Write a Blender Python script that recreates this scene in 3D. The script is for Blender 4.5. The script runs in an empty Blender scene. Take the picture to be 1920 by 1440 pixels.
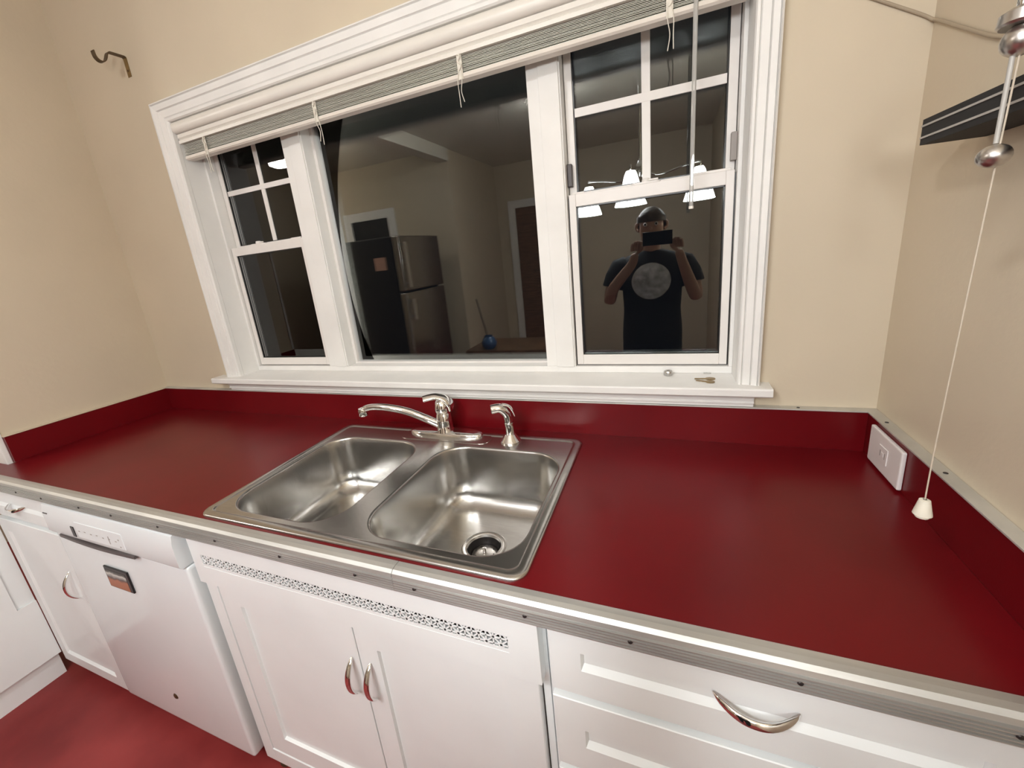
import bpy, bmesh, math, random
from mathutils import Vector, Matrix
random.seed(7)
S = bpy.context.scene
COL = S.collection
ZC = 0.914                      # counter height; shapes below are written relative to the counter top

# ------------------------------------------------------------------ camera
CAM = (0.6405, -1.1499, 0.5328 + ZC)
YAW, PITCH, ROLL, FPX, CX, CY = -0.4104, -0.2707, -0.1097, 782.06, 928.2, 695.9
f_ = Vector((math.sin(YAW)*math.cos(PITCH), math.cos(YAW)*math.cos(PITCH), math.sin(PITCH)))
r_ = f_.cross(Vector((0, 0, 1))).normalized(); u_ = r_.cross(f_)
r2 = r_*math.cos(ROLL) + u_*math.sin(ROLL); u2 = -r_*math.sin(ROLL) + u_*math.cos(ROLL)
cam = bpy.data.cameras.new('camera'); cam.sensor_width = 36.0; cam.sensor_fit = 'HORIZONTAL'
cam.lens = FPX/1920*36.0; cam.clip_start = 0.01
cam.shift_x = (960-CX)/1920; cam.shift_y = (CY-720)/1920
co = bpy.data.objects.new('camera', cam); COL.objects.link(co)
co.matrix_world = Matrix(((r2.x, u2.x, -f_.x, CAM[0]), (r2.y, u2.y, -f_.y, CAM[1]), (r2.z, u2.z, -f_.z, CAM[2]), (0, 0, 0, 1)))
S.camera = co
# ------------------------------------------------------------------ world, exposure
w = bpy.data.worlds.new('night'); S.world = w; w.use_nodes = True
w.node_tree.nodes['Background'].inputs[0].default_value = (0.006, 0.007, 0.010, 1)
w.node_tree.nodes['Background'].inputs[1].default_value = 0.3
S.view_settings.view_transform = 'Standard'; S.view_settings.look = 'None'
S.view_settings.gamma = 1.0; S.view_settings.use_curve_mapping = False
S.view_settings.exposure = 0.72
LAMP_L = 36.0                   # radiance of the chandelier's glass shades
DOME_L = 60.0
FILL_L = 95.0                   # radiance of the added, unseen fill dome behind the photographer                   

# ------------------------------------------------------------------ materials
def mat(name, col, rough=0.5, metal=0.0, var=0.06, vscale=6.0, bump=0.0, bscale=120.0, emit=None, spec=0.5, coat=0.0, coat_r=0.1, col2=None, aniso=0.0, stretch=None):
    m = bpy.data.materials.new(name); m.use_nodes = True
    nt = m.node_tree; b = nt.nodes['Principled BSDF']
    tc = nt.nodes.new('ShaderNodeTexCoord'); nz = nt.nodes.new('ShaderNodeTexNoise')
    nz.inputs['Scale'].default_value = vscale; nz.inputs['Detail'].default_value = 5.0
    mp = nt.nodes.new('ShaderNodeMapping')
    if stretch: mp.inputs['Scale'].default_value = stretch
    nt.links.new(tc.outputs['Object'], mp.inputs[0]); nt.links.new(mp.outputs[0], nz.inputs['Vector'])
    cr = nt.nodes.new('ShaderNodeValToRGB')
    c2 = col2 if col2 else tuple(min(1, c*(1+var)) for c in col)
    c1 = tuple(c*(1-var) for c in col)
    cr.color_ramp.elements[0].position = 0.32; cr.color_ramp.elements[1].position = 0.68
    cr.color_ramp.elements[0].color = (*c1, 1); cr.color_ramp.elements[1].color = (*c2, 1)
    nt.links.new(nz.outputs['Fac'], cr.inputs[0]); nt.links.new(cr.outputs[0], b.inputs['Base Color'])
    b.inputs['Roughness'].default_value = rough; b.inputs['Metallic'].default_value = metal
    b.inputs['Specular IOR Level'].default_value = spec
    b.inputs['Coat Weight'].default_value = coat; b.inputs['Coat Roughness'].default_value = coat_r
    b.inputs['Anisotropic'].default_value = aniso
    if bump:
        n2 = nt.nodes.new('ShaderNodeTexNoise'); n2.inputs['Scale'].default_value = bscale; n2.inputs['Detail'].default_value = 4.0
        nt.links.new(mp.outputs[0], n2.inputs['Vector'])
        bp = nt.nodes.new('ShaderNodeBump'); bp.inputs['Strength'].default_value = bump; bp.inputs['Distance'].default_value = 0.004
        nt.links.new(n2.outputs['Fac'], bp.inputs['Height']); nt.links.new(bp.outputs[0], b.inputs['Normal'])
    if emit:
        b.inputs['Emission Color'].default_value = (*emit[0], 1); b.inputs['Emission Strength'].default_value = emit[1]
    return m
def glass_mat(name, tint=(1, 1, 1), ior=1.52, wav=0.0, milky=0.0):
    m = bpy.data.materials.new(name); m.use_nodes = True; nt = m.node_tree
    for n in list(nt.nodes): nt.nodes.remove(n)
    o = nt.nodes.new('ShaderNodeOutputMaterial'); mx = nt.nodes.new('ShaderNodeMixShader')
    fr = nt.nodes.new('ShaderNodeFresnel'); fr.inputs[0].default_value = ior
    tr = nt.nodes.new('ShaderNodeBsdfTransparent'); tr.inputs[0].default_value = (*tint, 1)
    gl = nt.nodes.new('ShaderNodeBsdfGlossy'); gl.inputs['Roughness'].default_value = 0.0; gl.inputs[0].default_value = (1, 1, 1, 1)
    if wav:
        tc = nt.nodes.new('ShaderNodeTexCoord'); nz = nt.nodes.new('ShaderNodeTexNoise'); nz.inputs['Scale'].default_value = 5.0; nz.inputs['Detail'].default_value = 1.0
        bp = nt.nodes.new('ShaderNodeBump'); bp.inputs['Strength'].default_value = wav; bp.inputs['Distance'].default_value = 0.01
        nt.links.new(tc.outputs['Object'], nz.inputs['Vector']); nt.links.new(nz.outputs['Fac'], bp.inputs['Height'])
        nt.links.new(bp.outputs[0], gl.inputs['Normal'])
    nt.links.new(fr.outputs[0], mx.inputs[0]); nt.links.new(tr.outputs[0], mx.inputs[1]); nt.links.new(gl.outputs[0], mx.inputs[2])
    if milky:
        df = nt.nodes.new('ShaderNodeBsdfDiffuse'); df.inputs[0].default_value = (0.8, 0.79, 0.77, 1); m2 = nt.nodes.new('ShaderNodeMixShader'); m2.inputs[0].default_value = milky
        nt.links.new(mx.outputs[0], m2.inputs[1]); nt.links.new(df.outputs[0], m2.inputs[2]); nt.links.new(m2.outputs[0], o.inputs[0])
    else: nt.links.new(mx.outputs[0], o.inputs[0])
    return m
M = dict(
 wall=mat('cream_wall_paint', (0.605, 0.520, 0.398), 0.42, var=0.035, vscale=2.2, bump=0.16, bscale=55, spec=0.35),
 ceil=mat('ceiling_paint', (0.70, 0.66, 0.58), 0.6, var=0.03, vscale=2, bump=0.1, bscale=40),
 floor=mat('red_floor_paint', (0.235, 0.022, 0.023), 0.46, var=0.22, vscale=3.4, bump=0.12, bscale=14, spec=0.3, col2=(0.31, 0.042, 0.040)),
 trim=mat('white_trim_paint', (0.78, 0.765, 0.74), 0.52, var=0.03, vscale=9, bump=0.10, bscale=60),
 vinyl=mat('white_window_vinyl', (0.75, 0.715, 0.685), 0.38, var=0.02, vscale=14, bump=0.03, bscale=80),
 cab=mat('white_cabinet_paint', (0.855, 0.885, 0.89), 0.36, var=0.025, vscale=5, bump=0.06, bscale=50, coat=0.15),
 cabin=mat('raw_cabinet_interior', (0.10, 0.075, 0.05), 0.7, var=0.2, vscale=9),
 dw=mat('white_enamel', (0.79, 0.83, 0.85), 0.26, var=0.012, vscale=6, coat=0.3),
 red=mat('red_laminate', (0.135, 0.0030, 0.0058), 0.30, var=0.10, vscale=5, bump=0.02, bscale=260, spec=0.28),
 alu=mat('aluminium_edging', (0.62, 0.62, 0.60), 0.50, 0.85, var=0.10, vscale=7, stretch=(0.6, 6, 6), bump=0.02, bscale=60),
 strip=mat('aluminium_cap_strip', (0.62, 0.61, 0.57), 0.5, 0.6, var=0.12, vscale=9),
 steel=mat('brushed_stainless_steel', (0.57, 0.56, 0.54), 0.24, 1.0, var=0.06, vscale=30, stretch=(1, 12, 1), bump=0.01, bscale=300),
 chrome=mat('chrome', (0.86, 0.86, 0.85), 0.06, 1.0, var=0.01),
 dark=mat('dark_metal', (0.045, 0.04, 0.04), 0.4, 0.6, var=0.2),
 black=mat('black_plastic', (0.012, 0.012, 0.013), 0.3, var=0.2),
 stripe=mat('grey_brown_trim_strip', (0.075, 0.06, 0.058), 0.35, var=0.15),
 brass=mat('tarnished_brass', (0.30, 0.21, 0.10), 0.38, 0.9, var=0.2, vscale=60),
 bronze=mat('dark_bronze', (0.12, 0.085, 0.05), 0.42, 0.7, var=0.25, vscale=60),
 plastic=mat('white_plastic', (0.80, 0.76, 0.75), 0.3, var=0.01),
 slot=mat('outlet_slot', (0.30, 0.27, 0.25), 0.5, var=0.1),
 blind=mat('blind_vinyl', (0.75, 0.715, 0.66), 0.32, var=0.02, vscale=12),
 slat=mat('blind_slat_enamel', (0.64, 0.635, 0.565), 0.38, var=0.05, vscale=10),
 rail=mat('blind_bottom_rail', (0.70, 0.645, 0.58), 0.4, var=0.05, vscale=12),
 cord=mat('cotton_cord', (0.70, 0.66, 0.58), 0.8, var=0.08, vscale=80),
 ecru=mat('aged_white_plastic', (0.72, 0.68, 0.58), 0.45, var=0.08, vscale=60),
 shelf=mat('dark_grey_shelf', (0.016, 0.015, 0.015), 0.8, var=0.18, vscale=18, stretch=(8, 0.7, 8)),
 shelfline=mat('pale_shelf_edging', (0.42, 0.40, 0.37), 0.4, var=0.08),
 lever=mat('brown_latch_plastic', (0.045, 0.03, 0.028), 0.4, var=0.15),
 shade=mat('lit_frosted_glass', (0.9, 0.9, 0.88), 0.3, emit=((0.95, 0.985, 1.0), LAMP_L)),
 dome=mat('lit_dome_glass', (0.9, 0.9, 0.88), 0.3, emit=((1.0, 0.95, 0.89), DOME_L)),
 fill_dome=mat('added_fill_dome_glass', (0.9, 0.9, 0.88), 0.3, emit=((0.98, 0.99, 1.0), FILL_L)),  # glow of the added fill light
 fridgefront=mat('fridge_stainless', (0.42, 0.40, 0.38), 0.25, 1.0, var=0.05, vscale=20, stretch=(1, 1, 9)),
 wood=mat('brown_wood', (0.16, 0.085, 0.045), 0.45, var=0.3, vscale=7, stretch=(1, 1, 7)),
 paper=mat('pinkish_paper', (0.55, 0.33, 0.25), 0.8, var=0.05),
 blue=mat('blue_glazed_ceramic', (0.03, 0.09, 0.22), 0.08, var=0.1, coat=0.6),
 skin=mat('skin', (0.50, 0.30, 0.22), 0.5, var=0.05),
 hair=mat('grey_brown_hair', (0.10, 0.075, 0.06), 0.6, var=0.25, vscale=40),
 shirt=mat('black_tshirt_cotton', (0.018, 0.018, 0.020), 0.85, var=0.15, vscale=20),
 print=mat('pale_shirt_print', (0.60, 0.62, 0.66), 0.6, var=0.35, vscale=30),
 jeans=mat('dark_trousers', (0.02, 0.022, 0.032), 0.85, var=0.2, vscale=30),
 pane=glass_mat('window_glass', (0.97, 0.985, 0.975), 1.52, 0.004),
 wand=glass_mat('clear_acrylic', (0.88, 0.88, 0.86), 1.49, milky=0.35),
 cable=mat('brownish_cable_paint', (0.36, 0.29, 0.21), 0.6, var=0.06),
 satin=mat('satin_metal', (0.58, 0.555, 0.53), 0.30, 1.0, var=0.05),
 dullcord=mat('beige_cord', (0.52, 0.45, 0.36), 0.8, var=0.06, vscale=60),
)
def magnet_mat():
    m = bpy.data.materials.new('magnet_print'); m.use_nodes = True; nt = m.node_tree; b = nt.nodes['Principled BSDF']
    tc = nt.nodes.new('ShaderNodeTexCoord'); sp = nt.nodes.new('ShaderNodeSeparateXYZ'); nz = nt.nodes.new('ShaderNodeTexNoise'); nz.inputs['Scale'].default_value = 45
    ad = nt.nodes.new('ShaderNodeMath'); ad.operation = 'MULTIPLY_ADD'; ad.inputs[1].default_value = 0.28; 
    mr = nt.nodes.new('ShaderNodeMapRange'); mr.inputs[1].default_value = 0.0; mr.inputs[2].default_value = 0.062
    cr = nt.nodes.new('ShaderNodeValToRGB'); e = cr.color_ramp.elements
    e[0].position = 0.0; e[0].color = (0.36, 0.10, 0.025, 1); e[1].position = 1.0; e[1].color = (0.03, 0.035, 0.03, 1)
    for pos, c in ((0.42, (0.42, 0.13, 0.05, 1)), (0.54, (0.07, 0.035, 0.03, 1)), (0.66, (0.30, 0.29, 0.27, 1)), (0.78, (0.62, 0.60, 0.56, 1)), (0.88, (0.05, 0.05, 0.045, 1))):
        k = e.new(pos); k.color = c
    nt.links.new(tc.outputs['Object'], sp.inputs[0]); nt.links.new(sp.outputs[2], mr.inputs[0]); nt.links.new(tc.outputs['Object'], nz.inputs['Vector'])
    nt.links.new(nz.outputs['Fac'], ad.inputs[0]); nt.links.new(mr.outputs[0], ad.inputs[2])
    sb = nt.nodes.new('ShaderNodeMath'); sb.operation = 'SUBTRACT'; sb.inputs[1].default_value = 0.14
    nt.links.new(ad.outputs[0], sb.inputs[0]); nt.links.new(sb.outputs[0], cr.inputs[0]); nt.links.new(cr.outputs[0], b.inputs['Base Color'])
    b.inputs['Roughness'].default_value = 0.3
    return m
M['magnet'] = magnet_mat()

# ------------------------------------------------------------------ builders
class B:
    """collects shapes (counter-relative z) into one mesh object"""
    def __init__(s): s.bm = bmesh.new()
    def box(s, lo, hi, bev=0.0, seg=2):
        t = bmesh.new()
        bmesh.ops.create_cube(t, size=1.0)
        for v in t.verts:
            v.co = Vector([(lo[i]+hi[i])/2 + v.co[i]*(hi[i]-lo[i]) for i in range(3)])
        if bev: bmesh.ops.bevel(t, geom=t.edges[:], offset=bev, segments=seg, profile=0.6, affect='EDGES')
        s.merge(t); return s
    def merge(s, t):
        me = bpy.data.meshes.new('tmp'); t.to_mesh(me); t.free(); s.bm.from_mesh(me); bpy.data.meshes.remove(me)
    def raw(s, vs, fs):
        o = [s.bm.verts.new(v) for v in vs]
        for f in fs:
            try: s.bm.faces.new([o[i] for i in f])
            except ValueError: pass
        return s
    def tube(s, pts, rad, n=12, caps=True, flat=None):
        pts = [Vector(p) for p in pts]
        if not isinstance(rad, (list, tuple)): rad = [rad]*len(pts)
        up = None; rings = []
        for i, p in enumerate(pts):
            d = (pts[min(i+1, len(pts)-1)] - pts[max(i-1, 0)]).normalized()
            if up is None:
                a = Vector((0, 0, 1)) if abs(d.z) < 0.9 else Vector((1, 0, 0))
                if flat: a = Vector(flat[2])
                up = (a - d*a.dot(d)).normalized()
            else: up = (up - d*up.dot(d)).normalized()
            sd = d.cross(up)
            kx, ky = (flat[0], flat[1]) if flat else (1, 1)
            rings.append([s.bm.verts.new(p + (up*math.cos(2*math.pi*k/n)*ky + sd*math.sin(2*math.pi*k/n)*kx)*rad[i]) for k in range(n)])
        for a, b in zip(rings, rings[1:]):
            for k in range(n): s.bm.faces.new((a[k], a[(k+1) % n], b[(k+1) % n], b[k]))
        if caps: s.bm.faces.new(rings[0][::-1]); s.bm.faces.new(rings[-1])
        return s
    def lathe(s, prof, c, n=28, axis=(0, 0, 1)):
        ax = Vector(axis).normalized(); a = Vector((1, 0, 0)) if abs(ax.x) < 0.9 else Vector((0, 1, 0))
        e1 = (a - ax*a.dot(ax)).normalized(); e2 = ax.cross(e1); c = Vector(c); rings = []
        for r, h in prof:
            if r < 1e-6: rings.append([s.bm.verts.new(c + ax*h)])
            else: rings.append([s.bm.verts.new(c + ax*h + (e1*math.cos(2*math.pi*k/n)+e2*math.sin(2*math.pi*k/n))*r) for k in range(n)])
        for a, b in zip(rings, rings[1:]):
            for k in range(n):
                if len(a) == 1 and len(b) == 1: continue
                if len(a) == 1: s.bm.faces.new((a[0], b[(k+1) % n], b[k]))
                elif len(b) == 1: s.bm.faces.new((a[k], a[(k+1) % n], b[0]))
                else: s.bm.faces.new((a[k], a[(k+1) % n], b[(k+1) % n], b[k]))
        return s
    def prism(s, poly, axis, lo, hi):
        """poly: 2-D points in the two other axes (cyclic order), extruded along axis"""
        def P(q, t): return {0: (t, q[0], q[1]), 1: (q[0], t, q[1]), 2: (q[0], q[1], t)}[axis]
        a = [s.bm.verts.new(P(q, lo)) for q in poly]; b = [s.bm.verts.new(P(q, hi)) for q in poly]; n = len(poly)
        s.bm.faces.new(a); s.bm.faces.new(b[::-1])
        for k in range(n): s.bm.faces.new((a[k], b[k], b[(k+1) % n], a[(k+1) % n]))
        return s
    def loft(s, rings, closed=True):
        R = [[s.bm.verts.new(v) for v in r] for r in rings]
        for a, b in zip(R, R[1:]):
            n = len(a)
            for k in range(n if closed else n-1): s.bm.faces.new((a[k], a[(k+1) % n], b[(k+1) % n], b[k]))
        return R
def obj(name, b, m, parent=None, smooth=None, normals=True):
    bm = b.bm
    if normals: bmesh.ops.recalc_face_normals(bm, faces=bm.faces[:])
    org = Vector(ORG[parent.name]) if parent else None
    if parent is None:
        xs = [v.co for v in bm.verts]
        org = Vector(((min(v.x for v in xs)+max(v.x for v in xs))/2, (min(v.y for v in xs)+max(v.y for v in xs))/2, min(v.z for v in xs)))
    for v in bm.verts: v.co -= org
    me = bpy.data.meshes.new(name); bm.to_mesh(me); bm.free()
    me.materials.append(M[m] if isinstance(m, str) else m)
    o = bpy.data.objects.new(name, me); COL.objects.link(o)
    if smooth is not None:
        for p in me.polygons: p.use_smooth = True
        me.set_sharp_from_angle(angle=math.radians(smooth))
    if parent: o.parent = parent
    else: o.location = org + Vector((0, 0, ZC))
    ORG[o.name] = tuple(org)
    return o
ORG = {}
def thing(name, loc, label=None, cat=None, group=None, kind=None):
    o = bpy.data.objects.new(name, None); COL.objects.link(o); o.empty_display_size = 0.05
    o.location = Vector(loc) + Vector((0, 0, ZC)); ORG[o.name] = tuple(loc)
    return tag(o, label, cat, group, kind)
def tag(o, label=None, cat=None, group=None, kind=None):
    for k, v in (('label', label), ('category', cat), ('group', group), ('kind', kind)):
        if v: o[k] = v
    return o
def st(o): o['kind'] = 'structure'; return o
def rrect(x0, x1, y0, y1, r, z, n=8):
    out = []
    for cx, cy, a0 in ((x1-r, y1-r, 0), (x0+r, y1-r, 90), (x0+r, y0+r, 180), (x1-r, y0+r, 270)):
        for k in range(n+1):
            a = math.radians(a0 + 90*k/n); out.append((cx+r*math.cos(a), cy+r*math.sin(a), z))
    return out
def spline(pts, k=8):
    P = [Vector(p) for p in pts]; out = []
    for i in range(len(P)-1):
        p0, p1, p2, p3 = P[max(i-1, 0)], P[i], P[i+1], P[min(i+2, len(P)-1)]
        for j in range(k):
            t = j/k
            out.append(0.5*((2*p1)+(-p0+p2)*t+(2*p0-5*p1+4*p2-p3)*t*t+(-p0+3*p1-3*p2+p3)*t**3))
    return out + [P[-1]]

FL = -ZC; CE = 1.70
XR = 1.083; XL = -1.547
# ================================================================== the room shell
st(obj('floor', B().box((-3.3, -4.5, FL-0.05), (XR+0.15, 0.16, FL)), 'floor'))
st(obj('ceiling', B().box((-3.3, -4.5, CE), (XR+0.15, 0.16, CE+0.1)), 'ceil'))
HX0, HX1, HZ0, HZ1 = -1.022, 0.819, 0.135, 1.127
st(obj('wall_back', B().box((-3.3, 0, FL), (HX0, 0.16, CE)).box((HX1, 0, FL), (XR, 0.16, CE)).box((HX0, 0, FL), (HX1, 0.16, HZ0)).box((HX0, 0, HZ1), (HX1, 0.16, CE)), 'wall'))
st(obj('wall_right', B().box((XR, -4.5, FL), (XR+0.12, 0.16, CE)), 'wall'))
st(obj('wall_left', B().box((XL-0.12, -0.555, FL), (XL, 0, CE)), 'wall'))
st(obj('trim_1', B().box((XL-0.13, -0.572, FL), (XL+0.004, -0.556, CE), 0.003), 'trim'))
st(obj('wall_far_left', B().box((-3.42, -4.5, FL), (-3.3, 0.16, CE)), 'wall'))
st(obj('wall_rear', B().box((-3.3, -3.22, FL), (-1.62, -3.1, CE)).box((-1.74, -4.5, FL), (-1.62, -3.22, CE)).box((-1.62, -4.62, FL), (XR+0.12, -4.5, CE)), 'wall'))
st(obj('ceiling_beam', B().box((-1.74, -3.1, CE-0.13), (-1.60, -0.60, CE), 0.006), 'ceil'))
st(obj('baseboard_rear', B().box((-3.3, -3.098, FL), (-2.45, -3.078, FL+0.12), 0.004), 'trim'))

# ================================================================== window wall: casing, sill, units
XI0, XI1, ZI0, ZI1 = -1.000, 0.797, 0.1607, 1.105
cas = st(thing('trim_2', (-0.1, 0, ZI0)))
prof = [(0.0, -0.001), (0.0, -0.016), (0.05, -0.021), (0.16, -0.022), (0.20, -0.017), (0.24, -0.021), (0.55, -0.024), (0.58, -0.020), (0.62, -0.026), (0.86, -0.029), (0.90, -0.024), (0.93, -0.030), (1.0, -0.028), (1.0, -0.001)]
WL, WR, WT = 0.066, 0.047, 0.066
b = B(); b.loft([[(XI0-t*WL, y, ZI0) for t, y in prof], [(XI0-t*WL, y, ZI1+t*WT) for t, y in prof]]); obj('side_casing', b, 'trim', cas)
b = B(); b.loft([[(XI1+t*WR, y, ZI0) for t, y in prof], [(XI1+t*WR, y, ZI1+t*WT) for t, y in prof]]); obj('side_casing', b, 'trim', cas)
b = B(); b.loft([[(XI0-t*WL, y, ZI1+t*WT) for t, y in prof], [(XI1+t*WR, y, ZI1+t*WT) for t, y in prof]]); obj('head_casing', b, 'trim', cas)
sp_ = [(-0.0002, 0.1385), (-0.053, 0.1385), (-0.056, 0.1415), (-0.056, ZI0-0.004), (-0.0548, ZI0-0.0012), (-0.052, ZI0), (-0.0002, ZI0)]
obj('sill', B().prism(sp_, 0, -1.130, 0.868).box((XI0-0.021, -0.0002, 0.1385), (XI1+0.021, 0.158, ZI0)), 'trim', cas)
ap = [(-0.002, 0.138), (-0.030, 0.138), (-0.030, 0.1275), (-0.025, 0.1255), (-0.025, 0.1165), (-0.028, 0.1150), (-0.028, 0.1125), (-0.021, 0.1110), (-0.021, 0.1025), (-0.002, 0.1025)]
obj('apron', B().prism(ap, 0, -1.072, 0.835), 'trim', cas)
obj('side_jamb', B().box((HX0+0.001, 0.0, ZI0), (XI0, 0.158, ZI1)), 'trim', cas)
obj('side_jamb', B().box((XI1, 0.0, ZI0), (HX1-0.001, 0.158, ZI1)), 'trim', cas)
obj('head_jamb', B().box((HX0+0.001, 0.0, ZI1), (HX1-0.001, 0.158, HZ1-0.001)), 'trim', cas)
YW = 0.074
obj('bottom_frame', B().box((XI0, YW-0.002, ZI0), (XI1, 0.158, 0.180), 0.002), 'trim', cas)
obj('top_frame', B().box((XI0, YW-0.002, 1.062), (XI1, 0.158, ZI1), 0.002), 'trim', cas)
for x0, x1 in ((-0.594, -0.502), (0.289, 0.379)):
    m1 = obj('mullion', B().box((x0, YW-0.004, 0.180), (x1, 0.158, 1.062), 0.002), 'trim', cas)
    w_ = x1-x0
    obj('bead', B().box((x0+w_*0.36, YW-0.009, 0.180), (x0+w_*0.96, YW-0.003, 1.062), 0.002), 'trim', m1)
for x0, x1 in ((XI0, -0.990), (0.788, XI1)):
    obj('window_stop', B().box((x0, YW-0.004, 0.180), (x1, 0.158, 1.062), 0.0015), 'trim', cas)

def sash(root, name, x0, x1, z0, z1, y0, y1, sw, rb, rt):
    s = obj(name, B().box((x0, y0, z0), (x0+sw, y1, z1), 0.0015).box((x1-sw, y0, z0), (x1, y1, z1), 0.0015)
            .box((x0+sw, y0, z0), (x1-sw, y1, z0+rb), 0.0015).box((x0+sw, y0, z1-rt), (x1-sw, y1, z1), 0.0015), 'vinyl', root)
    ym = (y0+y1)/2
    g = obj('pane', B().box((x0+sw-0.003, ym-0.002, z0+rb-0.003), (x1-sw+0.003, ym+0.002, z1-rt+0.003)), 'pane', s)
    obj('outer_pane', B().box((x0+sw-0.003, ym+0.0085, z0+rb-0.003), (x1-sw+0.003, ym+0.0115, z1-rt+0.003)), 'pane', s)
    gk = B()
    for k in ((x0+sw, z0+rb, x0+sw+0.003, z1-rt), (x1-sw-0.003, z0+rb, x1-sw, z1-rt), (x0+sw, z0+rb, x1-sw, z0+rb+0.003), (x0+sw, z1-rt-0.003, x1-sw, z1-rt)):
        gk.box((k[0], y0+0.004, k[1]), (k[2], ym-0.002, k[3]))
    obj('gasket', gk, 'black', s)
    return s
def double_hung(name, x0, x1, label_unused=None, vx=None, mw=0.021):
    rt = st(thing(name, ((x0+x1)/2, 0.1, 0.180)))
    lo = sash(rt, 'lower_sash', x0+0.004, x1-0.004, 0.184, 0.668, 0.080, 0.104, 0.0185, 0.030, 0.032)
    up = sash(rt, 'upper_sash', x0+0.002, x1-0.002, 0.640, 1.062, 0.108, 0.132, 0.0200, 0.034, 0.030)
    for xa, xb in ((x0+0.0002, x0+0.0038), (x1-0.0038, x1-0.0002)): obj('dark_gap_strip', B().box((xa, 0.088, 0.182), (xb, 0.104, 0.66)), 'black', rt)  # black strips stand in for the dark gaps beside the lower sash
    vx = vx if vx is not None else (x0+x1)/2
    obj('muntin', B().box((vx-mw/2, 0.1125, 0.674), (vx+mw/2, 0.1175, 1.032), 0.001), 'vinyl', up)
    obj('muntin', B().box((x0+0.022, 0.1120, 0.862), (x1-0.022, 0.1170, 0.862+mw), 0.001), 'vinyl', up)
    return rt, lo, up
w1, lo1, up1 = double_hung('window_1', -0.990, -0.594, vx=-0.776, mw=0.018)
w3, lo3, up3 = double_hung('window_3', 0.379, 0.788)
w2 = st(thing('window_2', (-0.1, 0.12, 0.180)))
fr = obj('glazing_stop', B().box((-0.502, 0.112, 0.180), (-0.490, 0.140, 1.062), 0.001).box((0.282, 0.112, 0.180), (0.289, 0.140, 1.062), 0.001).box((-0.490, 0.112, 0.180), (0.282, 0.140, 0.187), 0.001).box((-0.490, 0.112, 1.050), (0.282, 0.140, 1.062), 0.001), 'vinyl', w2)
obj('pane', B().box((-0.494, 0.124, 0.184), (0.286, 0.128, 1.055)), 'pane', w2)
obj('outer_pane', B().box((-0.494, 0.1375, 0.184), (0.286, 0.1410, 1.055)), 'pane', w2)
# sash hardware
def lock(root, x, z, y=0.082):
    l = obj('sash_lock', B().prism(rr2(x-0.036, x+0.036, y-0.002, y+0.020, 0.010), 2, z, z+0.004), 'vinyl', root)
    obj('lock_cam', B().lathe([(0, 0), (0.010, 0), (0.010, 0.006), (0.008, 0.009), (0, 0.009)], (x, y+0.009, z+0.004), 16), 'vinyl', l, 40)
    obj('lock_lever', B().box((x-0.004, y+0.002, z+0.005), (x+0.030, y+0.008, z+0.010), 0.002), 'vinyl', l)
def rr2(x0, x1, y0, y1, r): return [(q[0], q[1]) for q in rrect(x0, x1, y0, y1, r, 0, 5)]
lock(lo3, 0.583, 0.668); lock(lo1, -0.840, 0.668)
obj('lift_lip', B().box((0.690, 0.083, 0.668), (0.776, 0.089, 0.674), 0.0015), 'vinyl', lo3)
obj('lift_lip', B().box((0.392, 0.083, 0.668), (0.425, 0.089, 0.673), 0.0015), 'vinyl', lo3)
obj('lift_lip', B().box((-0.662, 0.083, 0.668), (-0.612, 0.089, 0.673), 0.0015), 'vinyl', lo1)
obj('balance_clip', B().box((0.3795, 0.090, 0.690), (0.393, 0.1075, 0.748), 0.002), 'lever', w3)
obj('balance_clip', B().box((0.7745, 0.090, 0.690), (0.7875, 0.1075, 0.752), 0.002), 'slot', w3)

# ================================================================== window blind (raised)
bl = thing('window_blind', (-0.1, 0.0, 0.975), 'raised off-white mini blind bunched along the top of the window', 'blind')
vp = [(0.004, 1.103), (-0.013, 1.102), (-0.020, 1.095), (-0.0225, 1.084), (-0.0205, 1.074), (-0.014, 1.067), (0.004, 1.066)]
obj('valance', B().prism(vp, 0, -0.992, 0.790), 'blind', bl, 50)
hp = [(0.034, 1.100), (0.004, 1.100), (0.004, 1.066), (-0.008, 1.064), (-0.009, 1.052), (-0.003, 1.047), (-0.009, 1.043), (-0.009, 1.034), (0.034, 1.034)]
obj('headrail', B().prism(hp, 0, -0.990, 0.788), 'blind', bl)
b = B()
for k in range(13):
    z = 1.0325 - k*0.0030; dy = random.uniform(-0.0012, 0.0012)
    b.prism([(0.0015+dy, z-0.0008), (0.014+dy, z+0.0010), (0.027+dy, z-0.0008), (0.027+dy, z-0.0018), (0.014+dy, z), (0.0015+dy, z-0.0018)], 0, -0.988+random.uniform(-.002, .002), 0.786+random.uniform(-.002, .002))
tag(obj('slat_stack', b, 'slat', bl), kind='stuff')
obj('bottom_rail', B().prism([(-0.002, 0.993), (-0.003, 0.985), (0.002, 0.981), (0.027, 0.981), (0.031, 0.985), (0.030, 0.993)], 0, -0.986, 0.785), 'rail', bl)
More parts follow.
